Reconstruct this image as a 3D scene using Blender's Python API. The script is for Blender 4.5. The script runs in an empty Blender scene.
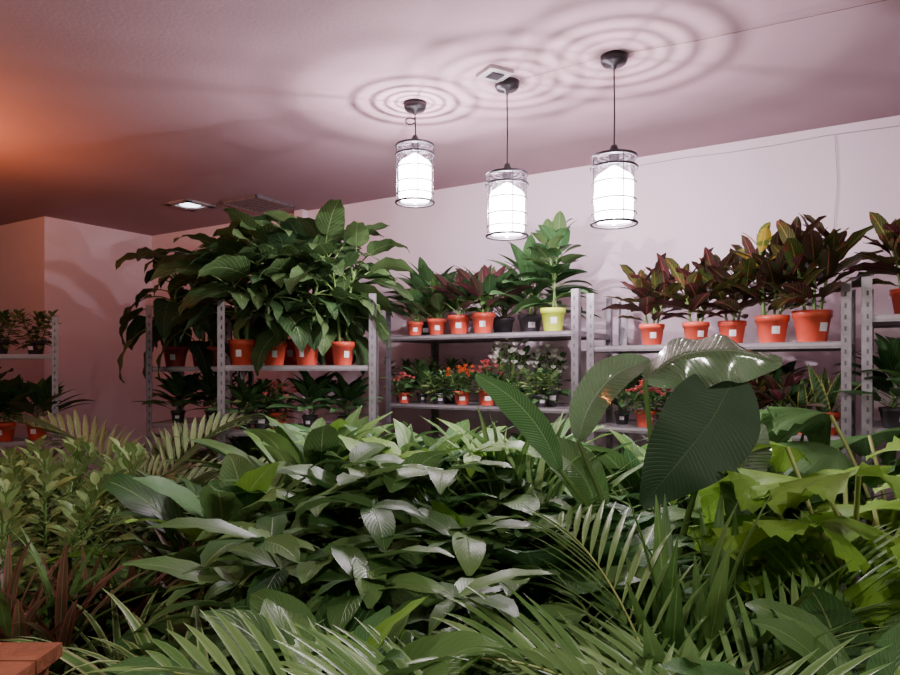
import bpy, math, random
from mathutils import Vector, Matrix
random.seed(7)
F=700.0; HZ=370.0; CZ=1.5; CEIL=2.8
SC=bpy.context.scene
def k(px): return (px-450)/F
def zat(y,Y): return CZ-(y-HZ)*Y/F
# ---------------- wall frame
A0=Vector((-1.14,5.7,0)); D=Vector((.850,-.5265,0)).normalized(); N=Vector((-.5265,-.850,0)).normalized()
DW=-(A0.dot(N))
def W(s,t,z=0): return A0+D*s+N*t+Vector((0,0,z))
def onT(px,t):
    kk=k(px); Y=(DW-t)/(-N.x*kk-N.y); return Vector((kk*Y,Y,0))
# ---------------- materials
def nm(name):
    m=bpy.data.materials.new(name); m.use_nodes=True
    nt=m.node_tree; b=nt.nodes['Principled BSDF']; return m,nt,b
def mth(nt,op,a,b=None,c=None,clamp=False):
    n=nt.nodes.new('ShaderNodeMath'); n.operation=op; n.use_clamp=clamp
    for i,v in enumerate((a,b,c)):
        if v is None: continue
        if isinstance(v,(int,float)): n.inputs[i].default_value=v
        else: nt.links.new(v,n.inputs[i])
    return n.outputs[0]
def mix(nt,f,a,b):
    n=nt.nodes.new('ShaderNodeMix'); n.data_type='RGBA'
    for s,v in ((n.inputs[0],f),(n.inputs[6],a),(n.inputs[7],b)):
        if isinstance(v,(int,float)): s.default_value=v
        elif isinstance(v,tuple): s.default_value=(*v,1)
        else: nt.links.new(v,s)
    return n.outputs[2]
def simple(name,col,rough=.6,metal=0,noise=.12,scale=6,bump=0,bscale=60):
    m,nt,b=nm(name)
    tc=nt.nodes.new('ShaderNodeTexCoord'); nz=nt.nodes.new('ShaderNodeTexNoise'); nz.inputs['Scale'].default_value=scale
    nz.inputs['Detail'].default_value=5
    nt.links.new(tc.outputs['Object'],nz.inputs['Vector'])
    c=mix(nt,nz.outputs[0],tuple(x*(1-noise*1.6) for x in col),tuple(min(1,x*(1+noise)) for x in col))
    nt.links.new(c,b.inputs['Base Color'])
    b.inputs['Roughness'].default_value=rough; b.inputs['Metallic'].default_value=metal
    if bump:
        n2=nt.nodes.new('ShaderNodeTexNoise'); n2.inputs['Scale'].default_value=bscale
        nt.links.new(tc.outputs['Object'],n2.inputs['Vector'])
        bp=nt.nodes.new('ShaderNodeBump'); bp.inputs['Strength'].default_value=bump; bp.inputs['Distance'].default_value=.01
        nt.links.new(n2.outputs[0],bp.inputs['Height']); nt.links.new(bp.outputs[0],b.inputs['Normal'])
    return m
def leafmat(name,c1,c2,vein,nv=9,midw=.07,vw=.1,vs=.5,rough=.42,edge=None,blotch=None,trans=.25,slope=.35,bump=.5,coat=0,spec=.35):
    m,nt,b=nm(name)
    uv=nt.nodes.new('ShaderNodeUVMap'); uv.uv_map='uv'
    r=nt.nodes.new('ShaderNodeUVMap'); r.uv_map='rnd'
    s=nt.nodes.new('ShaderNodeSeparateXYZ'); nt.links.new(uv.outputs[0],s.inputs[0])
    sr=nt.nodes.new('ShaderNodeSeparateXYZ'); nt.links.new(r.outputs[0],sr.inputs[0])
    a=mth(nt,'MULTIPLY',mth(nt,'ABSOLUTE',mth(nt,'SUBTRACT',s.outputs[0],.5)),2)
    col=mix(nt,sr.outputs[0],c1,c2)
    if blotch:
        tc=nt.nodes.new('ShaderNodeTexCoord'); nz=nt.nodes.new('ShaderNodeTexNoise'); nz.inputs['Scale'].default_value=blotch[1]
        nt.links.new(tc.outputs['Object'],nz.inputs['Vector'])
        f=mth(nt,'MULTIPLY',mth(nt,'SUBTRACT',nz.outputs[0],blotch[2]),9,clamp=True)
        col=mix(nt,f,col,blotch[0])
    if edge:
        f=mth(nt,'MULTIPLY',mth(nt,'SUBTRACT',a,edge[1]),8,clamp=True); col=mix(nt,f,col,edge[0])
    fr=mth(nt,'FRACT',mth(nt,'MULTIPLY',mth(nt,'SUBTRACT',s.outputs[1],mth(nt,'MULTIPLY',a,slope)),nv))
    tri=mth(nt,'ABSOLUTE',mth(nt,'SUBTRACT',fr,.5))
    vm=mth(nt,'SUBTRACT',1,mth(nt,'DIVIDE',tri,vw),clamp=True)
    vm2=mth(nt,'MULTIPLY',vm,vs)
    mid=mth(nt,'SUBTRACT',1,mth(nt,'DIVIDE',a,midw),clamp=True)
    f=mth(nt,'MAXIMUM',vm2,mid)
    col=mix(nt,f,col,vein)
    nt.links.new(col,b.inputs['Base Color']); b.inputs['Roughness'].default_value=rough; b.inputs['Specular IOR Level'].default_value=spec
    if coat: b.inputs['Coat Weight'].default_value=coat; b.inputs['Coat Roughness'].default_value=.12
    bp=nt.nodes.new('ShaderNodeBump'); bp.inputs['Strength'].default_value=bump; bp.inputs['Distance'].default_value=.004; bp.invert=True
    nt.links.new(mth(nt,'MAXIMUM',vm,mid),bp.inputs['Height']); nt.links.new(bp.outputs[0],b.inputs['Normal'])
    tr=nt.nodes.new('ShaderNodeBsdfTranslucent'); nt.links.new(col,tr.inputs[0])
    mx=nt.nodes.new('ShaderNodeMixShader'); mx.inputs[0].default_value=trans
    nt.links.new(b.outputs[0],mx.inputs[1]); nt.links.new(tr.outputs[0],mx.inputs[2])
    nt.links.new(mx.outputs[0],nt.nodes['Material Output'].inputs[0])
    return m
MT={}
MT['wall']=simple('painted_plaster_wall',(.77,.65,.70),.85,noise=.05,scale=2,bump=.15)
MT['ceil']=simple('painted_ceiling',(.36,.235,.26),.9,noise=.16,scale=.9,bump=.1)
MT['floor']=simple('concrete_floor',(.12,.08,.085),.5,noise=.3,scale=3)
MT['steel']=simple('galvanised_steel',(.32,.30,.32),.42,.75,noise=.3,scale=25)
MT['slot']=simple('slot_dark',(.10,.09,.10),.8)
MT['board']=simple('shelf_board',(.36,.32,.33),.5,.3,noise=.2,scale=10)
MT['black']=simple('black_metal',(.03,.026,.03),.4,.5)
MT['white']=simple('white_plastic',(.8,.78,.8),.5,noise=.03)
MT['terra']=simple('terracotta_plastic',(.66,.085,.045),.42,noise=.14,scale=12)
MT['terradk']=simple('maroon_plastic',(.30,.05,.05),.45)
MT['lime']=simple('lime_plastic',(.55,.68,.05),.4)
MT['dkpot']=simple('dark_plastic',(.05,.045,.05),.45)
MT['soil']=simple('soil',(.045,.028,.018),.95,noise=.5,scale=60,bump=.6)
MT['wood']=simple('bench_wood',(.34,.11,.05),.7,noise=.35,scale=9,bump=.3)
MT['stem']=simple('green_stem',(.12,.22,.05),.5)
MT['brown']=simple('brown_stem',(.16,.10,.06),.7)
MT['pale']=simple('pale_stem',(.38,.44,.14),.45)
MT['fl_or']=simple('orange_petal',(.95,.22,.07),.5)
MT['fl_wh']=simple('white_petal',(.9,.87,.85),.5)
MT['fl_rd']=simple('pink_petal',(.90,.22,.24),.5)
MT['dief']=leafmat('dieffenbachia_leaf',(.028,.075,.022),(.10,.18,.055),(.28,.38,.16),10,.05,.12,.42)
MT['dief2']=leafmat('philodendron_leaf',(.018,.050,.018),(.05,.11,.035),(.14,.21,.09),7,.05,.08,.35)
MT['crotR']=leafmat('croton_leaf_red',(.070,.016,.024),(.035,.04,.018),(.46,.14,.09),9,.09,.10,.45,blotch=((.025,.055,.02),20,.52))
MT['crotG']=leafmat('croton_leaf_green',(.04,.09,.02),(.07,.07,.025),(.5,.38,.09),9,.09,.12,.55,blotch=((.18,.03,.03),18,.54))
MT['crotY']=leafmat('croton_leaf_yellow',(.60,.46,.05),(.50,.28,.05),(.7,.58,.15),9,.1,.1,.5,blotch=((.12,.2,.03),20,.5))
MT['agl']=leafmat('aglaonema_leaf',(.035,.11,.035),(.08,.19,.06),(.20,.34,.15),8,.06,.16,.4)
MT['aglR']=leafmat('aglaonema_leaf_red',(.14,.03,.05),(.08,.07,.04),(.42,.14,.15),8,.08,.12,.35,edge=((.05,.09,.04),.65))
MT['spear']=leafmat('dracaena_leaf',(.07,.17,.04),(.15,.28,.07),(.28,.42,.12),3,.12,.05,.15)
MT['sans']=leafmat('snake_plant_leaf',(.05,.12,.05),(.08,.16,.06),(.16,.25,.12),12,.02,.3,.6,edge=((.55,.52,.14),.72),slope=.1)
MT['pach']=leafmat('money_tree_leaf',(.030,.095,.022),(.15,.28,.08),(.28,.42,.16),12,.05,.10,.35,rough=.38)
MT['pachL']=leafmat('money_tree_young_leaf',(.14,.34,.04),(.24,.46,.06),(.35,.54,.15),12,.06,.10,.4,rough=.4)
MT['stre']=leafmat('strelitzia_leaf',(.06,.16,.045),(.10,.22,.06),(.24,.38,.16),34,.045,.2,.4,rough=.3,slope=.12,bump=.5,coat=.3)
MT['streP']=leafmat('strelitzia_glossy_leaf',(.12,.20,.10),(.14,.23,.11),(.40,.50,.34),26,.05,.16,.45,rough=.14,slope=.12,bump=1,coat=1,spec=.8)
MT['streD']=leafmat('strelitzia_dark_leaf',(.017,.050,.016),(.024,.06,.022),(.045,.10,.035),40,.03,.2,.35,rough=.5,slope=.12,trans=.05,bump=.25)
MT['palm']=leafmat('areca_palm_leaflet',(.13,.27,.07),(.30,.46,.17),(.30,.46,.17),2,.12,.03,.1,rough=.32,spec=.5)
MT['palmP']=leafmat('parlour_palm_leaflet',(.14,.20,.08),(.24,.31,.14),(.3,.38,.18),2,.12,.03,.1,rough=.35)
MT['fan']=leafmat('fan_leaf',(.18,.36,.04),(.26,.47,.07),(.36,.54,.15),2,.03,.03,.2,rough=.5,trans=.35)
MT['fanD']=leafmat('fan_leaf_dark',(.05,.13,.035),(.08,.18,.05),(.2,.32,.12),2,.03,.03,.2,rough=.45)
MT['fic']=leafmat('small_ficus_leaf',(.13,.24,.06),(.30,.42,.14),(.35,.46,.2),5,.1,.08,.3,rough=.4)
MT['cord']=leafmat('cordyline_leaf',(.17,.065,.05),(.15,.18,.07),(.48,.28,.20),2,.14,.04,.2,edge=((.36,.12,.10),.7))
MT['spid']=leafmat('spider_plant_leaf',(.14,.28,.07),(.18,.34,.09),(.12,.28,.07),2,.1,.03,.1,edge=((.55,.60,.30),.55))
MT['cal']=leafmat('calathea_leaf',(.05,.15,.045),(.10,.24,.07),(.16,.30,.12),14,.05,.22,.35,rough=.38)
# ---------------- mesh builder
class MB:
    def __init__(s): s.V=[];s.F=[];s.UV=[];s.R=[];s.M=[];s.mats=[];s.S=[]
    def mi(s,m):
        if m not in s.mats: s.mats.append(m)
        return s.mats.index(m)
    def face(s,idx,m,uv=None,r=0.5,smooth=True):
        s.F.append(idx); s.UV.extend(uv if uv else [(.9,.5)]*len(idx)); s.R.extend([r]*len(idx)); s.M.append(s.mi(m)); s.S.append(smooth)
    def box(s,c,sz,m,ax=None):
        ax=ax or (Vector((1,0,0)),Vector((0,1,0)),Vector((0,0,1)))
        c=Vector(c); b=len(s.V)
        for i in (-1,1):
            for j in (-1,1):
                for l in (-1,1): s.V.append(c+ax[0]*(i*sz[0]/2)+ax[1]*(j*sz[1]/2)+ax[2]*(l*sz[2]/2))
        for f in ((0,1,3,2),(4,6,7,5),(0,4,5,1),(2,3,7,6),(0,2,6,4),(1,5,7,3)):
            s.face(tuple(b+i for i in f),m,smooth=False)
    def lathe(s,prof,m,n=20,c=(0,0,0)):
        b=len(s.V); c=Vector(c)
        for (r,z) in prof:
            for i in range(n):
                a=2*math.pi*i/n; s.V.append(c+Vector((r*math.cos(a),r*math.sin(a),z)))
        for j in range(len(prof)-1):
            for i in range(n):
                i2=(i+1)%n; s.face((b+j*n+i,b+j*n+i2,b+(j+1)*n+i2,b+(j+1)*n+i),m)
    def torus(s,R,r,z,m,n=36,q=6,c=(0,0)):
        b=len(s.V)
        for i in range(n):
            a=2*math.pi*i/n
            for j in range(q):
                t=2*math.pi*j/q; rr=R+r*math.cos(t)
                s.V.append(Vector((c[0]+rr*math.cos(a),c[1]+rr*math.sin(a),z+r*math.sin(t))))
        for i in range(n):
            for j in range(q):
                s.face((b+i*q+j,b+((i+1)%n)*q+j,b+((i+1)%n)*q+(j+1)%q,b+i*q+(j+1)%q),m)
    def tube(s,pts,r0,r1,m,q=5):
        b=len(s.V); n=len(pts)
        for i,p in enumerate(pts):
            t=(pts[min(i+1,n-1)]-pts[max(i-1,0)])
            if t.length<1e-6: t=Vector((0,0,1))
            t.normalize(); x=t.cross(Vector((.31,.95,.05))); x.normalize(); y=t.cross(x)
            r=r0+(r1-r0)*i/max(1,n-1)
            for j in range(q):
                a=2*math.pi*j/q; s.V.append(p+x*(r*math.cos(a))+y*(r*math.sin(a)))
        for i in range(n-1):
            for j in range(q):
                s.face((b+i*q+j,b+i*q+(j+1)%q,b+(i+1)*q+(j+1)%q,b+(i+1)*q+j),m)
    def strip(s,pts,sides,norms,Wd,prof,m,fold=.2,wave=0,wn=3,half=2,r=None):
        r=random.random() if r is None else r
        b=len(s.V); n=len(pts); c=2*half+1; ph=random.random()*6
        for i in range(n):
            v=i/(n-1); w=Wd*.5*max(.015,prof(v))
            for j in range(-half,half+1):
                u=j/half
                off=sides[i]*(w*u)+norms[i]*(w*fold*abs(u)+wave*Wd*abs(u)**1.5*math.sin(ph+v*wn*6.28+(1.5 if u>0 else 0)))
                s.V.append(pts[i]+off)
        for i in range(n-1):
            for j in range(c-1):
                u0=j/(c-1);u1=(j+1)/(c-1);v0=i/(n-1);v1=(i+1)/(n-1)
                s.face((b+i*c+j,b+i*c+j+1,b+(i+1)*c+j+1,b+(i+1)*c+j),m,[(u0,v0),(u1,v0),(u1,v1),(u0,v1)],r)
    def leaf(s,p,az,el,L,Wd,droop,prof,m,seg=7,fold=.2,wave=0,roll=0,half=2,twist=0):
        pts=[];sd=[];nr=[]; q=Vector(p); e=el
        for i in range(seg+1):
            t=Vector((math.cos(e)*math.cos(az),math.cos(e)*math.sin(az),math.sin(e)))
            sx=Vector((-math.sin(az),math.cos(az),0)); n_=t.cross(sx)
            rr=roll; sx2=sx*math.cos(rr)+n_*math.sin(rr); n2=n_*math.cos(rr)-sx*math.sin(rr)
            pts.append(q.copy());sd.append(sx2);nr.append(n2)
            q=q+t*(L/seg); e-=droop/seg*(.4+1.2*i/seg); az+=twist/seg
        s.strip(pts,sd,nr,Wd,prof,m,fold,wave,half=half)
    def build(s,name):
        me=bpy.data.meshes.new(name); me.from_pydata([tuple(v) for v in s.V],[],s.F)
        for m in s.mats: me.materials.append(MT[m])
        me.polygons.foreach_set('material_index',s.M); me.polygons.foreach_set('use_smooth',s.S)
        u=me.uv_layers.new(name='uv'); u.data.foreach_set('uv',[c for x in s.UV for c in x])
        u=me.uv_layers.new(name='rnd'); u.data.foreach_set('uv',[c for x in s.R for c in (x,.5)])
        me.update(); return me
def obj(name,me,loc=(0,0,0),rz=0,sc=1,parent=None):
    o=bpy.data.objects.new(name,me); o.location=loc; o.rotation_euler=(0,0,rz); o.scale=(sc,sc,sc) if isinstance(sc,(int,float)) else sc
    SC.collection.objects.link(o)
    if parent: o.parent=parent
    return o
ov=lambda v:(math.sin(math.pi*min(1,(v*.97+.015))**.72))**.8
lance=lambda v:math.sin(math.pi*min(1,v*.96+.03)**.85)
ell=lambda v:math.sin(math.pi*min(1,v*.97+.02))**.6
strap=lambda v:min(1,.45+v*3)*max(0,1-v**3.2)
heart=lambda v:(min(1,.35+5*v))*max(0,1-v**1.9)**.8
def curve(p,az,el,L,droop,n=5):
    pts=[Vector(p)];e=el
    for i in range(n):
        pts.append(pts[-1]+Vector((math.cos(e)*math.cos(az),math.cos(e)*math.sin(az),math.sin(e)))*(L/n)); e-=droop/n
    return pts,e
def pot(mb,r,h,m='terra',label=True,n=24):
    mb.lathe([(0,0.001),(r*.70,0),(r*.72,.004),(r*.93,h*.78),(r*1.0,h*.79),(r*1.03,h),(r*.96,h),(r*.93,h*.88)],m,n)
    mb.lathe([(r*.935,h*.9),(r*.5,h*.92),(0,h*.93)],'soil',n)
    if label:
        b=len(mb.V); w=.017
        for z in (.36,.62):
            rr=r*(.72+.21*z/.78)+.0025
            for j in range(5):
                a=-math.pi/2+(j-2)*w/2/rr; mb.V.append(Vector((rr*math.cos(a),rr*math.sin(a),h*z)))
        for j in range(4): mb.face((b+j,b+j+1,b+6+j,b+5+j),'white')
GA=2.39996
def foliage(mb,z0,zh,n,L,Wd,e0,e1,droop,prof,mats,pet=.06,petm='stem',fold=.2,wave=0,seg=7,stems=None,sr=.008,half=2,stm='stem',jit=.25,pdroop=.3,small_top=.6,rl=.35,lv=.15):
    stems=stems or [(0,0,0,0)]
    for si,(sx,sy,lx,ly) in enumerate(stems):
        top=Vector((sx+lx,sy+ly,z0+zh)); bot=Vector((sx,sy,z0-.02))
        if zh>.02: mb.tube([Vector((sx,sy,z0-.03)) if z0<.2 else Vector((sx,sy,.1)),(bot+top)/2+Vector((lx,ly,0))*-.1,top],sr,sr*.6,stm)
        a0=random.random()*6
        for i in range(n):
            f=i/max(1,n-1); p=bot.lerp(top,f**.8)
            az=a0+i*GA+random.uniform(-jit,jit); el=e0+(e1-e0)*f+random.uniform(-jit,jit)*.6
            sc=(1-(1-small_top)*f)*random.uniform(1-lv*1.3,1+lv*.8)
            if pet>0:
                pts,e=curve(p,az,el,pet*sc,pdroop,4); mb.tube(pts,sr*.45,sr*.3,petm,4); p=pts[-1]
            else: e=el
            m=random.choice(mats) if isinstance(mats,(list,tuple)) else mats
            mb.leaf(p,az,e,L*sc,Wd*sc,droop*random.uniform(.6,1.3),prof,m,seg,fold,wave,random.uniform(-rl,rl),half)
def palmate(mb,p,az,el,L,Wd,nl,m,tilt=.0):
    for i in range(nl):
        a=az+(i-(nl-1)/2)*(5.2/nl)+random.uniform(-.1,.1)
        c=math.cos(a-az); l=L*(.72+.28*c)*random.uniform(.9,1.1)
        mb.leaf(p,a,.15+tilt*c+random.uniform(-.2,.2),l,Wd*l/L,.9*random.uniform(.6,1.4),ell if i%2 else ov,m,8,.18,.03,random.uniform(-.3,.3))
def frond(mb,p,az,el,L,droop,ll,lw,m,nl=20,pm='pale',start=.22,seg=16,ldroop=.6,ang=.85):
    pts,e=curve(p,az,el,L,droop,seg); mb.tube(pts,.005,.002,pm,4)
    for i in range(nl):
        f=start+(1-start)*i/(nl-1); x=f*seg; a=int(min(seg-1,x)); q=pts[a].lerp(pts[a+1],min(1,x-a))
        t=(pts[a+1]-pts[a]).normalized()
        l=ll*(math.sin(math.pi*min(1,.18+.78*((f-start)/(1-start))))**.6)
        for sgn in (-1,1):
            an=ang*(1-.45*f)
            sd=Vector((-math.sin(az),math.cos(az),0))*sgn; up=t.cross(sd)*sgn
            d=(t*math.cos(an)+sd*math.sin(an)+up*.30).normalized()
            az2=math.atan2(d.y,d.x); el2=math.asin(d.z)
            mb.leaf(q,az2,el2,l*random.uniform(.9,1.08),lw,ldroop*random.uniform(.7,1.3),lance,m,6,.35,0,random.uniform(-.2,.2)+sgn*.3,1)
    mb.leaf(pts[-1],az,e,ll*.6,lw,ldroop,lance,m,5,.3,0,0,1)
def fanleaf(mb,p,az,el,R,span,m,npl=26,roll=0,pleat=.012,droop=.7):
    t=Vector((math.cos(el)*math.cos(az),math.cos(el)*math.sin(az),math.sin(el)))
    sx=Vector((-math.sin(az),math.cos(az),0)); n_=t.cross(sx)
    sx,n_=sx*math.cos(roll)+n_*math.sin(roll), n_*math.cos(roll)-sx*math.sin(roll)
    b=len(mb.V); na=npl*2+1; nr=12; r0=random.random(); ph=random.random()*6
    for i in range(na):
        a=-span/2+span*i/(na-1); lob=1+.10*math.sin(a*7+ph)+.04*math.sin(a*17+ph)
        for j in range(nr+1):
            f=j/nr; jag=1+(.035 if i%2 else -.035)*(f>.95); rr=R*f*(1+(jag*lob-1)*f)*(.76+.24*math.cos(a*.8))
            h=(pleat if i%2 else -pleat)*R*f**.7*1.6 - droop*R*f*f*.5+.10*R*math.sin(a*4.3+ph)*f**1.5+.12*R*math.sin(a*10+ph)*f**3
            mb.V.append(Vector(p)+t*(rr*math.cos(a))+sx*(rr*math.sin(a))+n_*h)
    for i in range(na-1):
        for j in range(nr):
            q=nr+1; mb.face((b+i*q+j,b+(i+1)*q+j,b+(i+1)*q+j+1,b+i*q+j+1),m,[(.5+.2*(i%2),j/nr),(.5+.2*((i+1)%2),j/nr),(.5+.2*((i+1)%2),(j+1)/nr),(.5+.2*(i%2),(j+1)/nr)],r0)
# ---------------- species meshes
LIB={}
def reg(key,mb):
    LIB[key]=(mb.build(key),max(v.z for v in mb.V))
for v in range(3):
    mb=MB(); pot(mb,.080,.160)
    foliage(mb,.30,.36,17,.37,.22,.15,1.1,1.35,heart,['dief','dief','dief2'],pet=.19,fold=.12,wave=.04,seg=10,sr=.013,pdroop=.5,small_top=.75,stems=[(-.02,0,-.06,0),(.02,.01,.08,.02)],jit=.5,rl=.7,lv=.25)
    reg('dief%d'%v,mb)
mb=MB(); pot(mb,.085,.15,'terradk'); foliage(mb,.28,.42,26,.38,.22,.1,1.1,1.6,heart,['dief','dief2','dief2'],pet=.25,fold=.12,wave=.04,seg=10,sr=.014,pdroop=.8,jit=.5,rl=.7,lv=.25); reg('diefB',mb)
for v in range(3):
    mb=MB(); pot(mb,.071,.128)
    mats=[['crotR','crotR','crotG'],['crotR','crotG'],['crotR','crotR','crotG']][v]
    foliage(mb,.16,.20,17,.25,.088,.55,1.45,.45,ell,mats,pet=.03,fold=.25,wave=.06,stems=[(0.01,0,.01,.01),(-.025,.01,-.05,.0),(.03,-.01,.06,-.01)],sr=.007,seg=7,lv=.25)
    if v==1: foliage(mb,.34,.10,7,.17,.075,.8,1.3,.4,ell,['crotY'],pet=.03,stems=[(-.04,-.02,-.03,-.03)],seg=6)
    reg('crot%d'%v,mb)
mb=MB(); pot(mb,.066,.122); foliage(mb,.12,.09,18,.27,.085,.65,1.42,.6,lance,['agl','agl','spear'],pet=.12,seg=7,stems=[(0,0,0,0),(.02,.01,.02,0)],sr=.006); reg('agl',mb)
mb=MB(); pot(mb,.066,.122); foliage(mb,.12,.09,17,.25,.095,.7,1.42,.6,ov,['aglR','aglR','agl'],pet=.12,seg=7,stems=[(0,0,0,0),(.02,.01,.02,0)],sr=.006); reg('aglR',mb)
mb=MB(); pot(mb,.066,.13,'lime'); foliage(mb,.14,.36,22,.19,.12,.3,1.3,.9,heart,['dief','agl'],pet=.07,seg=7,stems=[(0,0,0.03,0),(.02,.01,-.05,0)],sr=.006); reg('limeplant',mb)
mb=MB(); pot(mb,.06,.1,'dkpot'); foliage(mb,.1,.16,22,.28,.11,.5,1.35,.8,ov,['agl','dief2'],pet=.1,seg=7,stems=[(0,0,0,0),(.02,.01,.04,0)],sr=.006); reg('greenbush',mb)
mb=MB(); pot(mb,.05,.088); foliage(mb,.07,.02,10,.26,.055,.95,1.45,.15,strap,['sans'],pet=0,seg=7,fold=.3,stems=[(0,0,0,0)]); reg('sans',mb)
def flower(mb,p,m,r=.012):
    t=random.uniform(-.5,.5)
    for i in range(5):
        mb.leaf(p,i*1.257+t,1.0,r*1.2,r*1.25,1.2,ell,m,3,.1,0,0,1)
for key,fm,npet in (('kalO','fl_or',26),('kalW','fl_wh',34),('kalR','fl_rd',16)):
    mb=MB(); pot(mb,.05,.085,'terra' if key!='kalW' else 'dkpot')
    hh=.07 if key!='kalW' else .14
    foliage(mb,.08,hh,16,.075,.045,.1,1.2,.5,ov,['agl','dief'],pet=.02,seg=4,stems=[(0,0,0,0),(.03,0,.03,0),(-.03,.01,-.03,0)],sr=.004)
    for i in range(npet):
        a=random.random()*6.28; r=random.random()**.5*.09; q=Vector((r*math.cos(a),r*math.sin(a),.12+hh+random.random()*.05-r*.3-(random.random()*.09 if key=='kalW' else 0)))
        mb.tube([Vector((q.x*.3,q.y*.3,.1)),q],.0015,.001,'stem',3); flower(mb,q,fm,.020)
    reg(key,mb)
mb=MB(); pot(mb,.05,.085,'dkpot'); foliage(mb,.08,.14,34,.07,.035,.1,1.2,.6,ov,['fic','agl'],pet=.03,seg=4,stems=[(0,0,.02,0),(.03,0,.07,0),(-.03,.01,-.07,0),(0,0,0,.05)],sr=.003,half=1); reg('smallbush',mb)
# foreground
for v in range(3):
    mb=MB(); pot(mb,.10,.17,'dkpot',False)
    for (sx,sy) in ((0,0),(.05,.03),(-.05,.02)):
        h=.32; mb.tube([Vector((sx,sy,.15)),Vector((sx*1.6,sy*1.6,.15+h))],.012,.007,'brown')
        for i in range(8):
            f=i/7; az=random.random()*.5+i*GA+sx*40; el=.2+1.1*f
            pts,e=curve((sx*(1+.6*f),sy*(1+.6*f),.22+(h-.07)*f),az,el,random.uniform(.17,.27),.5,5)
            mb.tube(pts,.004,.003,'stem',4)
            palmate(mb,pts[-1],az,e,.24,.09,random.choice((5,6)),'pachL' if (random.random()<.16) else 'pach',.15)
    reg('pach%d'%v,mb)
for v in range(3):
    mb=MB(); pot(mb,.10,.17,'dkpot',False)
    for i in range((10,9,9)[v]):
        e=(random.uniform(.95,1.42) if i%2 else random.uniform(.75,1.1)) if v<2 else random.uniform(1.15,1.5)
        frond(mb,(random.uniform(-.04,.04),random.uniform(-.04,.04),.15),i*GA+v,e,random.uniform(.6,.8),random.uniform(1.0,1.6) if v<2 else random.uniform(.3,.9),.28 if v<2 else .34,.018 if v<2 else .026,'palm',17 if v<2 else 12,ang=.95 if v<2 else .5,ldroop=.5 if v<2 else .35)
    reg('areca%d'%v,mb)
mb=MB(); pot(mb,.08,.14,'dkpot',False)
for i in range(12): frond(mb,(random.uniform(-.03,.03),random.uniform(-.03,.03),.12),i*GA,random.uniform(.8,1.35),random.uniform(.35,.5),random.uniform(1.0,1.8),.16,.013,'palmP',16,'stem')
reg('parlour',mb)
mb=MB(); pot(mb,.09,.15,'dkpot',False)
foliage(mb,.14,.32,50,.06,.032,.1,1.3,.7,ov,['fic'],pet=.035,seg=5,stems=[(0,0,0,0),(.04,0,.14,.02),(-.04,.01,-.15,.02),(0,.03,.03,.14),(0,-.04,-.02,-.15),(.02,.02,.12,-.12)],sr=.004,half=1); reg('ficus',mb)
mb=MB(); pot(mb,.09,.15,'terra',False)
foliage(mb,.14,.16,34,.38,.032,.25,1.45,.8,strap,['cord','cord','spear'],pet=0,seg=8,fold=.3,stems=[(0,0,0,0),(.04,0,.05,0)],sr=.009,stm='brown'); reg('cord',mb)
mb=MB(); pot(mb,.075,.12,'dkpot',False)
foliage(mb,.11,.03,46,.33,.021,.5,1.4,1.7,strap,['spid'],pet=0,seg=9,fold=.3,stems=[(0,0,0,0)],sr=.008); reg('spider',mb)
mb=MB(); pot(mb,.08,.14,'dkpot',False)
foliage(mb,.13,.05,24,.20,.13,.5,1.4,1.1,ell,['cal'],pet=.17,seg=9,fold=.08,wave=.03,stems=[(0,0,0,0),(.03,0,.02,0)],sr=.008); reg('cal',mb)
mb=MB(); pot(mb,.09,.15,'dkpot',False)
foliage(mb,.14,.06,26,.30,.085,.6,1.45,1.0,lance,['agl','spear','pach'],pet=.2,seg=9,fold=.15,wave=.02,stems=[(0,0,0,0),(.03,.02,.02,0)],sr=.008); reg('spath',mb)
mb=MB(); pot(mb,.09,.15,'dkpot',False)
foliage(mb,.14,.12,22,.28,.125,.5,1.4,1.1,ov,['pach','pach','cal','pachL'],pet=.2,seg=9,fold=.12,wave=.03,stems=[(0,0,0,0),(.03,.02,.02,0)],sr=.009,rl=.5); reg('broad',mb)
mb=MB(); pot(mb,.085,.15,'dkpot',False)
foliage(mb,.14,.10,44,.42,.026,.6,1.5,.7,strap,['spear','palm'],pet=0,seg=8,fold=.3,stems=[(0,0,0,0),(.03,0,.03,0)],sr=.01); reg('drac',mb)
mb=MB(); pot(mb,.09,.15,'dkpot',False)
foliage(mb,.14,.05,17,.50,.05,.95,1.5,.45,lance,['palm','spear'],pet=0,seg=9,fold=.3,stems=[(0,0,0,0),(.05,0,.03,0)],sr=.01,lv=.25,small_top=.95); reg('blade',mb)
for v,mm in ((0,'fan'),(1,'fanD')):
    mb=MB(); pot(mb,.10,.17,'dkpot',False)
    for i in range(13):
        az=-1.57+(i-6)*.45; pts,e=curve((0,0,.15),az,1.38-.05*(i%3),(.50,.34,.44,.26,.39)[i%5],.30,6)
        mb.tube(pts,.006,.005,'pale',5); fanleaf(mb,pts[-1],az,random.uniform(-.1,.4),random.uniform(.15,.20),2.9,mm,roll=random.uniform(-.35,.35))
    reg('fan%d'%v,mb)
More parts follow.
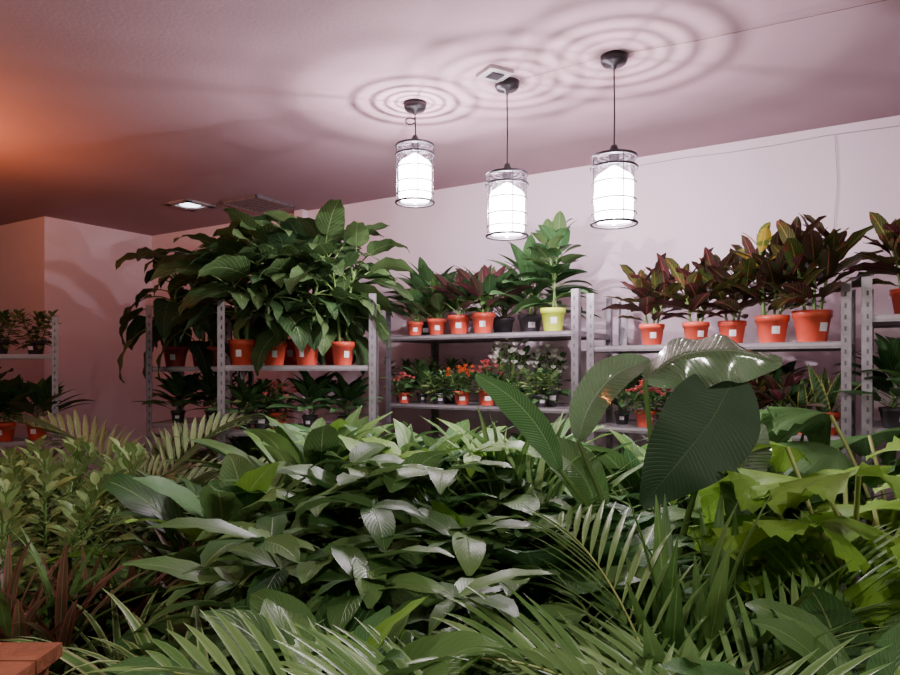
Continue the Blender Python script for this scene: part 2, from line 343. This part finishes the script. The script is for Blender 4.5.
# ---------------- room
def slab(name,pts2,z0,z1,m):
    mb=MB(); n=len(pts2)
    for z in (z0,z1):
        for p in pts2: mb.V.append(Vector((p[0],p[1],z)))
    mb.face(tuple(range(n-1,-1,-1)),m,smooth=False); mb.face(tuple(range(n,2*n)),m,smooth=False)
    for i in range(n): mb.face((i,(i+1)%n,n+(i+1)%n,n+i),m,smooth=False)
    return obj(name,mb.build(name))
def st(*a): return [W(s,t) for s,t in a]
S0,S1,T1=-5.2,7.2,7.2; SB=-2.06; TB=1.02
slab('floor',st((S0-.1,-.1),(S1+.1,-.1),(S1+.1,T1+.1),(S0-.1,T1+.1)),-.1,0,'floor')
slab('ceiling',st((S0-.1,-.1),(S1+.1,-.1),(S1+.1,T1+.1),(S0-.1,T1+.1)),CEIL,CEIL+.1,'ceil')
slab('wall_back',st((SB,-.1),(S1,-.1),(S1,0),(SB,0)),0,CEIL,'wall')
slab('wall_left_block',st((S0,-.1),(SB,-.1),(SB,TB),(S0,TB)),0,CEIL,'wall')
slab('wall_left',st((S0-.1,-.1),(S0,-.1),(S0,T1),(S0-.1,T1)),0,CEIL,'wall')
slab('wall_right',st((S1,-.1),(S1+.1,-.1),(S1+.1,T1),(S1,T1)),0,CEIL,'wall')
slab('wall_front',st((S0-.1,T1),(S1+.1,T1),(S1+.1,T1+.1),(S0-.1,T1+.1)),0,CEIL,'wall')
sc_=(onT(303,0)-A0).dot(D)
slab('trim_1',st((sc_-.04,0),(sc_+.05,0),(sc_+.05,.06),(sc_-.04,.06)),0,CEIL,'wall')
slab('baseboard_back',st((sc_+.05,0),(S1,0),(S1,.015),(sc_+.05,.015)),0,.09,'white')
mb=MB(); s_a=(onT(640,0)-A0).dot(D)
mb.tube([W(s_a+i*.25,.012,2.745+.006*math.sin(i*1.9)) for i in range(15)],.0018,.0018,'board')
sv=(onT(835,0)-A0).dot(D)
mb.tube([W(sv,.012,2.745),W(sv+.012,.012,2.5),W(sv-.008,.012,2.2),W(sv+.01,.012,1.9)],.0016,.0016,'board')
obj('wall_cable',mb.build('wall_cable'))
def cp(px,py,dz=0):
    Y=(CEIL-CZ)*F/(HZ-py); return Vector((k(px)*Y,Y,CEIL-dz))
mb=MB(); mb.tube([cp(520,78,.008),cp(600,56,.008),cp(700,38,.008),cp(840,8,.008),cp(930,-12,.008)],.0012,.0012,'brown'); obj('ceiling_cable',mb.build('ceiling_cable'))
mb=MB(); mb.box((0,0,-.008),(.12,.12,.016),'board'); mb.box((0,0,-.018),(.06,.06,.006),'black'); obj('ceiling_junction_plate',mb.build('cj'),cp(495,72),.5)
mb=MB()
for x in (-.19,.19): mb.box((x,0,-.01),(.02,.4,.02),'steel')
for y in (-.19,.19): mb.box((0,y,-.01),(.4,.02,.02),'steel')
for i in range(9): mb.box((0,-.16+i*.04,-.012),(.37,.012,.018),'steel')
mb.box((0,0,-.002),(.38,.38,.004),'slot'); obj('ceiling_vent',mb.build('ceiling_vent'),cp(258,203),-.55)
def emis(name,col,st_,transp=False):
    m=bpy.data.materials.new(name); m.use_nodes=True; nt=m.node_tree; nt.nodes.remove(nt.nodes['Principled BSDF'])
    e=nt.nodes.new('ShaderNodeEmission'); e.inputs[0].default_value=(*col,1); e.inputs[1].default_value=st_
    out=nt.nodes['Material Output']
    if transp:
        t=nt.nodes.new('ShaderNodeBsdfTransparent'); a=nt.nodes.new('ShaderNodeAddShader')
        nt.links.new(e.outputs[0],a.inputs[0]); nt.links.new(t.outputs[0],a.inputs[1]); nt.links.new(a.outputs[0],out.inputs[0])
    else: nt.links.new(e.outputs[0],out.inputs[0])
    return m
MT['bulb']=emis('glowing_frosted_tube',(1,.92,1),14,True)
MT['led']=emis('cool_led',(.75,.85,1),6)
MT['lampW']=emis('warm_diffuser',(1,.45,.2),3,True)
MT['fillN']=emis('fill_lamp_glow',(1,.9,.88),3,True)  # bulb glow of the added fill lamps
m=bpy.data.materials.new('clear_glass'); m.use_nodes=True; nt=m.node_tree; nt.nodes.remove(nt.nodes['Principled BSDF'])
t=nt.nodes.new('ShaderNodeBsdfTransparent'); t.inputs[0].default_value=(.93,.92,.95,1); g=nt.nodes.new('ShaderNodeBsdfGlossy'); g.inputs['Roughness'].default_value=.08
lw=nt.nodes.new('ShaderNodeLayerWeight'); lw.inputs[0].default_value=.25; mx=nt.nodes.new('ShaderNodeMixShader')
nt.links.new(lw.outputs['Facing'],mx.inputs[0]); nt.links.new(t.outputs[0],mx.inputs[1]); nt.links.new(g.outputs[0],mx.inputs[2]); nt.links.new(mx.outputs[0],nt.nodes['Material Output'].inputs[0]); MT['glass']=m
def light(name,loc,col,e,r,parent=None):
    l=bpy.data.lights.new(name,'POINT'); l.color=col; l.energy=e; l.shadow_soft_size=r
    o=bpy.data.objects.new(name,l); o.location=loc; SC.collection.objects.link(o)
    if parent: o.parent=parent
    return o
for (px,py,zb) in ((415,103,2.31),(507,82,2.10),(614,56,2.10)):
    c=cp(px,py)
    e=bpy.data.objects.new('pendant_lamp',None); e.location=(c.x,c.y,CEIL); SC.collection.objects.link(e)
    dz=zb-CEIL; H=.28
    mb=MB(); mb.lathe([(0,0),(.055,0),(.055,-.022),(.048,-.034),(.012,-.038),(.009,-.055),(0,-.056)],'black',28); obj('canopy',mb.build('canopy'),parent=e)
    mb=MB(); top=dz+H
    if px==415:
        mb.tube([Vector((0,0,-.05)),Vector((.004,0,top+.02))],.0035,.0035,'black')
        mb.tube([Vector((.024*math.cos(a)-.022,0.006,-.09+.018*math.sin(a)+a*.001)) for a in [i*.4 for i in range(17)]],.0035,.0035,'black')
    else: mb.tube([Vector((0,0,-.05)),Vector((.002,0,(top-.05)/2)),Vector((0,0,top+.02))],.0035,.0035,'black')
    obj('cord',mb.build('cord'),parent=e)
    mb=MB(); mb.lathe([(0,top+.05),(.012,top+.05),(.02,top+.03),(.022,top-.03),(.018,top-.04),(0,top-.04)],'black',20); obj('socket',mb.build('socket'),parent=e)
    mb=MB()
    for R,z,r in ((.090,top,.0065),(.064,top+.004,.0045),(.042,top+.006,.003),(.094,top-.045,.0055),(.090,top-.11,.0028),(.090,dz+.10,.0028),(.090,dz+.045,.0028),(.093,dz+.005,.0055)): mb.torus(R,r,z,'black')
    for i in range(8):
        a=i*math.pi/4+.2; d_=Vector((math.cos(a),math.sin(a),0))
        if i%2==0: mb.tube([Vector((0,0,top+.008))+d_*.02,Vector((0,0,top))+d_*.088],.0025,.0025,'black',4)
        if i%2==0: mb.tube([Vector((0,0,top))+d_*.090,Vector((0,0,dz+.005))+d_*.091],.0022,.0022,'black',4)
    obj('wire_cage',mb.build('wire_cage'),parent=e)
    mb=MB(); mb.lathe([(.074,top-.01),(.083,top-.02),(.083,dz+.015),(.078,dz+.01)],'glass',32); obj('glass_shade',mb.build('glass_shade'),parent=e)
    mb=MB(); mb.lathe([(.018,top-.04),(.03,top-.05),(.068,top-.075),(.079,top-.09),(.079,dz+.035),(.074,dz+.02),(0,dz+.015)],'bulb',32); obj('bulb',mb.build('bulb'),parent=e)
    light('bulb_light',(0,0,dz+.12),(1,.86,.95),54,.008,e)
e=bpy.data.objects.new('recessed_ceiling_light',None); e.location=cp(190,204); e.rotation_euler=(0,0,-.55); SC.collection.objects.link(e)
mb=MB()
for x in (-.11,.11): mb.box((x,0,-.008),(.05,.27,.016),'board'); mb.box((0,x,-.008),(.27,.05,.016),'board')
obj('frame',mb.build('frame'),parent=e)
mb=MB(); mb.lathe([(0,-.012),(.07,-.012),(.08,-.006)],'led',24); obj('lens',mb.build('lens'),parent=e)
def shaded(x,y,col,en,mat,drop,up,name,r=.13):
    e=bpy.data.objects.new(name,None); e.location=(x,y,CEIL); SC.collection.objects.link(e)
    mb=MB(); mb.lathe([(0,0),(.06,0),(.06,-.02),(.01,-.03),(.008,-drop+.03),(0,-drop+.03)],'black',20); obj('mount',mb.build('mount'),parent=e)
    mb=MB(); s_=-1 if up else 1
    mb.lathe([(r*math.sin(a),-drop+s_*r*math.cos(a)) for a in [math.pi*.5*i/8 for i in range(9)]],'black',28); obj('shade',mb.build('shade'),parent=e)
    mb=MB(); mb.lathe([(.04*math.sin(a),-drop+.04*math.cos(a)) for a in [math.pi*i/10 for i in range(11)]],mat,20); obj('bulb',mb.build('bulb'),parent=e)
    light('lamp_light',(0,0,-drop),col,en,.05,e)
shaded(-3.05,3.45,(1,.28,.08),115,'lampW',.42,True,'ceiling_uplighter')
shaded(-1.5,.6,(1,.90,.80),38,'fillN',.35,False,'added_fill_lamp')  # this and the next two: fill lamps added overhead to brighten the foreground
shaded(.4,.3,(1,.92,.82),44,'fillN',.35,False,'added_fill_lamp')
shaded(2.1,.9,(1,.92,.82),36,'fillN',.35,False,'added_fill_lamp')
# ---------------- racks
def rack(o,u,v,L,dep,H,shelves,name='metal_shelf_rack'):
    mb=MB(); o=Vector(o); u=Vector(u).normalized(); v=Vector(v).normalized(); z=Vector((0,0,1))
    ax=(u,v,z); w=.038; th=.004
    for i,(a,b) in enumerate(((0,0),(L,0),(0,dep),(L,dep))):
        su=1 if a==0 else -1; sv=1 if b==0 else -1
        c=o+u*a+v*b
        mb.box(c+u*su*w/2+z*H/2,(w,th,H),'steel',ax); mb.box(c+v*sv*w/2+z*H/2,(th,w,H),'steel',ax)
        n=int(H/.05)
        for j in range(n):
            if b==0: mb.box(c+u*su*w*.55-v*.0025+z*(.03+j*.05),(.008,.002,.020),'slot',ax)
    for zz in shelves:
        mb.box(o+u*L/2+v*dep/2+z*(zz-.012),(L-.012,dep-.012,.012),'board',ax)
        for b in (0.0,dep): mb.box(o+u*L/2+v*(b+(.012 if b==0 else -.012))+z*(zz-.014),(L-.02,.008,.030),'steel',ax)
        for a in (.008,L-.008): mb.box(o+u*a+v*dep/2+z*(zz-.016),(.006,dep-.03,.03),'steel',ax)
    return obj(name,mb.build(name))
TF=.75; nb=-N
pM0=onT(386,TF); pM1=onT(578,TF); rack(pM0,D,nb,(pM1-pM0).length,.55,1.93,(.3,.85,1.296,1.71))
pR0=onT(587,TF); pR1=onT(851,TF); rack(pR0,D,nb,(pR1-pR0).length,.55,1.9,(.3,.80,1.21,1.625))
pQ=onT(862,TF); rack(pQ,D,nb,1.25,.55,1.9,(.3,.8,1.25,1.735))
uA=Vector((1,.08,0)).normalized(); vA=Vector((-.08,1,0)).normalized(); oA=Vector((-1.255,3.78,0)); LA=.85
rack(oA,uA,vA,LA,.52,1.92,(.3,.75,1.17,1.525))
oB=Vector((-1.88,4.33,0)); rack(oB,(1,0,0),(0,1,0),.52,.52,1.9,(.3,.75,1.17,1.52))
uC=Vector((-.87,-.49,0)).normalized(); vC=Vector((-.49,.87,0)).normalized(); oC=Vector((-2.80,5.0,0)); rack(oC+uC*1.1,-uC,vC,1.1,.36,1.88,(.3,1.0,1.61))
def put(key,name,p,z,sc=1,rz=None):
    return obj(name,LIB[key][0],(p[0],p[1],z),random.uniform(-.35,.35) if rz is None else rz,sc)
E=.001
zt=1.71+E-.006
for px,t,key,nmn,s in ((415,.62,'agl','potted_aglaonema',.78),(437,.60,'agl','potted_aglaonema',.9),(459,.64,'aglR','potted_red_aglaonema',1.0),(483,.64,'aglR','potted_red_aglaonema',1.05),(503,.42,'broad','potted_peace_lily',.78),(530,.48,'greenbush','potted_peace_lily',1.2),(427,.40,'greenbush','potted_peace_lily',1.1),(553,.64,'limeplant','potted_philodendron',1.05)):
    put(key,nmn,onT(px,t),zt,s)
zt=1.296+E-.006
for px,t,key,nmn,s in ((404,.66,'kalR','potted_kalanchoe',.8),(422,.55,'greenbush','potted_peace_lily',.6),(441,.66,'smallbush','potted_small_ficus',.8),(462,.68,'kalO','potted_kalanchoe',1),(487,.68,'kalR','potted_kalanchoe',1.1),(512,.60,'kalW','potted_jasmine',1.35),(540,.66,'smallbush','potted_small_ficus',.85),(508,.69,'smallbush','potted_small_ficus',.6),(550,.5,'kalW','potted_jasmine',1.2),(403,.42,'smallbush','potted_small_ficus',1.1),(450,.45,'smallbush','potted_small_ficus',1.1)):
    put(key,nmn,onT(px,t),zt,s)
zt=.85+E-.006
for px in (410,445,480,515,550): put(random.choice(['greenbush','smallbush','agl']),'potted_peace_lily',onT(px,.55),zt,.9)
zt=1.625+E-.006
for px,t,key,s in ((652,.66,'crot0',.88),(696,.66,'crot0',.90),(732,.62,'crot2',.92),(772,.64,'crot1',1.05),(812,.65,'crot2',1.17)):
    put(key,'potted_croton',onT(px,t),zt,s)
zt=1.21+E-.006
for px,t,key,nmn,s in ((622,.5,'greenbush','potted_peace_lily',.7),(645,.65,'kalR','potted_kalanchoe',1),(665,.55,'kalR','potted_kalanchoe',1),(757,.66,'crot0',"potted_croton",.6),(780,.66,'aglR','potted_red_aglaonema',.75),(802,.66,'sans','potted_snake_plant',1.0),(826,.64,'sans','potted_snake_plant',1.2),(720,.5,'greenbush','potted_peace_lily',.8),(770,.4,'greenbush','potted_peace_lily',.8)):
    put(key,nmn,onT(px,t),zt,s)
put('crot0','potted_croton',onT(908,.6),1.73,.95); put('greenbush','potted_peace_lily',onT(893,.6),1.245,.9); put('agl','potted_aglaonema',onT(925,.6),1.245,1)
zt=1.525+E-.006
def onA(px,dv):
    kk=k(px); o=oA+vA*dv
    s=(kk*o.y-o.x)/(uA.x-kk*uA.y); return o+uA*s
for i,(px,key) in enumerate(((242,'dief0'),(274,'dief1'),(307,'dief2'),(343,'dief0'))): put(key,'potted_dieffenbachia',onA(px,.11),zt,(.92,.88,.9,.86)[i],[0,.3,-.3,.5][i])
put('dief1','potted_dieffenbachia',onA(290,.36),zt,1.0,.2); put('dief2','potted_dieffenbachia',onA(335,.36),zt,.92,1.2)
for px,key,nmn,s in ((262,'smallbush','potted_small_ficus',1.1),(278,'kalR','potted_kalanchoe',1.1),(310,'greenbush','potted_peace_lily',.75),(345,'greenbush','potted_peace_lily',.7),(245,'greenbush','potted_peace_lily',.65)):
    put(key,nmn,onA(px,.2),1.165,s)
for px in (245,285,325,360): put('greenbush','potted_peace_lily',onA(px,.2),.745,.9)
for dx,dy,s in ((.13,.13,.90),(.36,.14,.88),(.22,.38,.95)): put('diefB','potted_dieffenbachia',oB+Vector((dx,dy,0)),1.515,s,random.uniform(-.4,.4))
for dx in (.14,.36): put('greenbush','potted_peace_lily',oB+Vector((dx,.15,0)),1.165,.75)
for dx in (.14,.36): put('parlour','potted_parlour_palm',oB+Vector((dx,.2,0)),.745,.8)
for a in (.14,.36,.6): put('smallbush','potted_small_ficus',oC+uC*a+vC*.14,1.605,1.25)
for a in (.13,.33,.55): put('agl','potted_aglaonema',oC+uC*a+vC*.14,.995,1.1)
put('dief0','potted_dieffenbachia',oC+uC*.42+vC*.15,.995,.6)
# ---------------- display tables
def table(x0,x1,y0,y1,z,name='display_table'):
    mb=MB(); cx,cy=(x0+x1)/2,(y0+y1)/2
    n=max(3,int((y1-y0)/.14)); w=(y1-y0)/n
    for i in range(n): mb.box((cx,y0+w*(i+.5),z-.015),(x1-x0,w-.006,.03),'wood')
    for x in (x0+.05,x1-.05):
        for y in (y0+.05,y1-.05): mb.box((x,y,(z-.03)/2),(.06,.06,z-.03),'wood')
        mb.box((x,cy,z-.06),(.04,y1-y0-.1,.06),'wood')
    obj(name,mb.build(name))
TZ=.45
table(-.80,1.62,1.0,2.47,TZ); table(-2.3,-1.02,1.62,3.35,TZ); table(-.95,.28,2.62,3.6,TZ); table(.34,1.62,2.55,2.95,TZ)
table(-1.25,-.84,1.22,1.52,.91,'wooden_stool')
def fg(key,name,px,Y,ytop,rz=None,z=TZ):
    H=LIB[key][1]; s=(zat(ytop,Y)-z)/H
    return put(key,name,(k(px)*Y,Y),z+E,s,random.uniform(-3,3) if rz is None else rz)
P='potted_money_tree'
for px,Y,yt in ((300,1.62,505),(405,1.85,480),(500,1.75,520),(370,1.38,570),(265,1.5,575),(440,2.3,440),(560,2.2,470),(330,2.2,450)):
    fg('pach%d'%random.randrange(3),P,px,Y,yt)
B='potted_philodendron'
fg('broad',B,250,2.2,455); fg('broad',B,385,2.35,438); fg('broad',B,470,2.05,490); fg('broad',B,330,1.2,600); fg('broad',B,460,1.5,580)
fg('cal','potted_calathea',545,1.95,510)
fg('blade','potted_cast_iron_plant',670,1.55,478,.4); fg('blade','potted_cast_iron_plant',735,1.75,500,2.0); fg('areca0','potted_areca_palm',700,1.3,550,1.0); fg('areca1','potted_areca_palm',830,1.3,565,2.0); fg('areca1','potted_areca_palm',560,1.18,600,.3); fg('areca0','potted_areca_palm',480,1.1,625,2.3)
fg('spath','potted_spathiphyllum',520,2.9,415); fg('spath','potted_spathiphyllum',400,2.9,420); fg('spath','potted_spathiphyllum',310,2.85,410); fg('spath','potted_spathiphyllum',585,1.9,520)
fg('spath','potted_spathiphyllum',450,3.3,420); fg('broad',B,350,3.3,415); fg('drac','potted_dracaena',530,2.35,405)
fg('fan0','potted_fan_palm',850,1.95,440,0); fg('fan0','potted_fan_palm',905,1.7,480,.3); fg('fan1','potted_fan_palm',900,2.45,408,.4)
fg('broad',B,880,1.2,615)
fg('drac','potted_dracaena',790,2.7,422); fg('drac','potted_dracaena',700,2.7,430); fg('spath','potted_spathiphyllum',640,2.75,430)
fg('cord','potted_cordyline',60,1.75,525); fg('cord','potted_cordyline',125,1.95,535); fg('cord','potted_cordyline',190,2.2,500)
fg('spider','potted_spider_plant',180,1.5,590); fg('spider','potted_spider_plant',120,1.7,600); fg('spider','potted_spider_plant',215,1.25,630)
fg('ficus','potted_ficus',45,2.3,440); fg('ficus','potted_ficus',10,2.6,440); fg('ficus','potted_ficus',5,2.0,470); fg('ficus','potted_ficus',70,2.75,450)
fg('parlour','potted_parlour_palm',175,3.1,460); fg('parlour','potted_parlour_palm',130,3.15,412); fg('parlour','potted_parlour_palm',225,2.95,450,z=0)
# hero strelitzia
def P3(px,py,Y): return Vector((k(px)*Y,Y,zat(py,Y)))
def cat(pts,n=14):
    out=[]; q=[pts[0]*2-pts[1]]+pts+[pts[-1]*2-pts[-2]]
    m=len(pts)-1
    for i in range(n+1):
        x=i/n*m; a=min(m-1,int(x)); t=x-a; p0,p1,p2,p3=q[a:a+4]
        out.append(.5*((2*p1)+(p2-p0)*t+(2*p0-5*p1+4*p2-p3)*t*t+(3*p1-p0-3*p2+p3)*t**3))
    return out
mb=MB(); base=Vector((k(655)*2.1,2.1,TZ+.15)); pot(mb,.13,.2,'dkpot',False)
for v in range(len(mb.V)): mb.V[v]=mb.V[v]+Vector((base.x,base.y,TZ))
def hero(pts,Wd,prof,m,nh,fold,wave=.02,stemm='stem'):
    pp=cat(pts,24); n=len(pp); sd=[];nr=[]
    for i in range(n):
        t=(pp[min(i+1,n-1)]-pp[max(0,i-1)]).normalized(); h=Vector(nh); s=t.cross(h).normalized(); nn=s.cross(t).normalized()
        sd.append(s);nr.append(nn)
    mb.strip(pp,sd,nr,Wd,prof,m,fold,wave,wn=3,half=5)
    b=base+Vector((random.uniform(-.04,.04),random.uniform(-.04,.04),0)); mid=(b+pts[0])/2+Vector((0,0,.08))
    mb.tube(cat([b,mid,pts[0]],8),.011,.007,stemm,6)
hero([P3(645,380,2.05),P3(680,356,2.0),P3(730,350,1.98),P3(782,362,2.0)],.19,ell,'streP',(.1,-.75,.65),-.45,.07)
hero([P3(736,374,2.0),P3(713,418,1.93),P3(680,460,1.88),P3(642,506,1.88)],.26,ov,'streD',(-.1,-1,.15),.06,.02)
hero([P3(578,440,2.2),P3(590,405,2.15),P3(615,375,2.1),P3(650,360,2.1)],.13,ell,'streP',(-.3,-.8,.5),.25)
hero([P3(560,470,2.0),P3(540,430,1.98),P3(512,398,1.95),P3(476,374,1.95)],.10,ell,'stre',(-.3,-.75,-.5),.3)
hero([P3(735,520,2.1),P3(740,490,2.1),P3(748,455,2.12),P3(765,425,2.15)],.16,ell,'streP',(.3,-.9,.3),.1,.05)
hero([P3(600,520,2.2),P3(585,480,2.2),P3(560,455,2.25),P3(520,445,2.3)],.15,ell,'stre',(-.2,-.5,.8),.15)
obj('potted_strelitzia',mb.build('potted_strelitzia'))
w=bpy.data.worlds.new('World'); SC.world=w; w.use_nodes=True; w.node_tree.nodes['Background'].inputs[0].default_value=(.3,.22,.26,1); w.node_tree.nodes['Background'].inputs[1].default_value=.2
cd=bpy.data.cameras.new('cam'); cd.sensor_width=36; cd.lens=36*F/900; cd.shift_y=(HZ-337.5)/900; cd.clip_start=.05
co=bpy.data.objects.new('Camera',cd); co.location=(0,0,CZ); co.rotation_euler=(math.pi/2,0,0); SC.collection.objects.link(co); SC.camera=co
print('VT',SC.view_settings.view_transform)
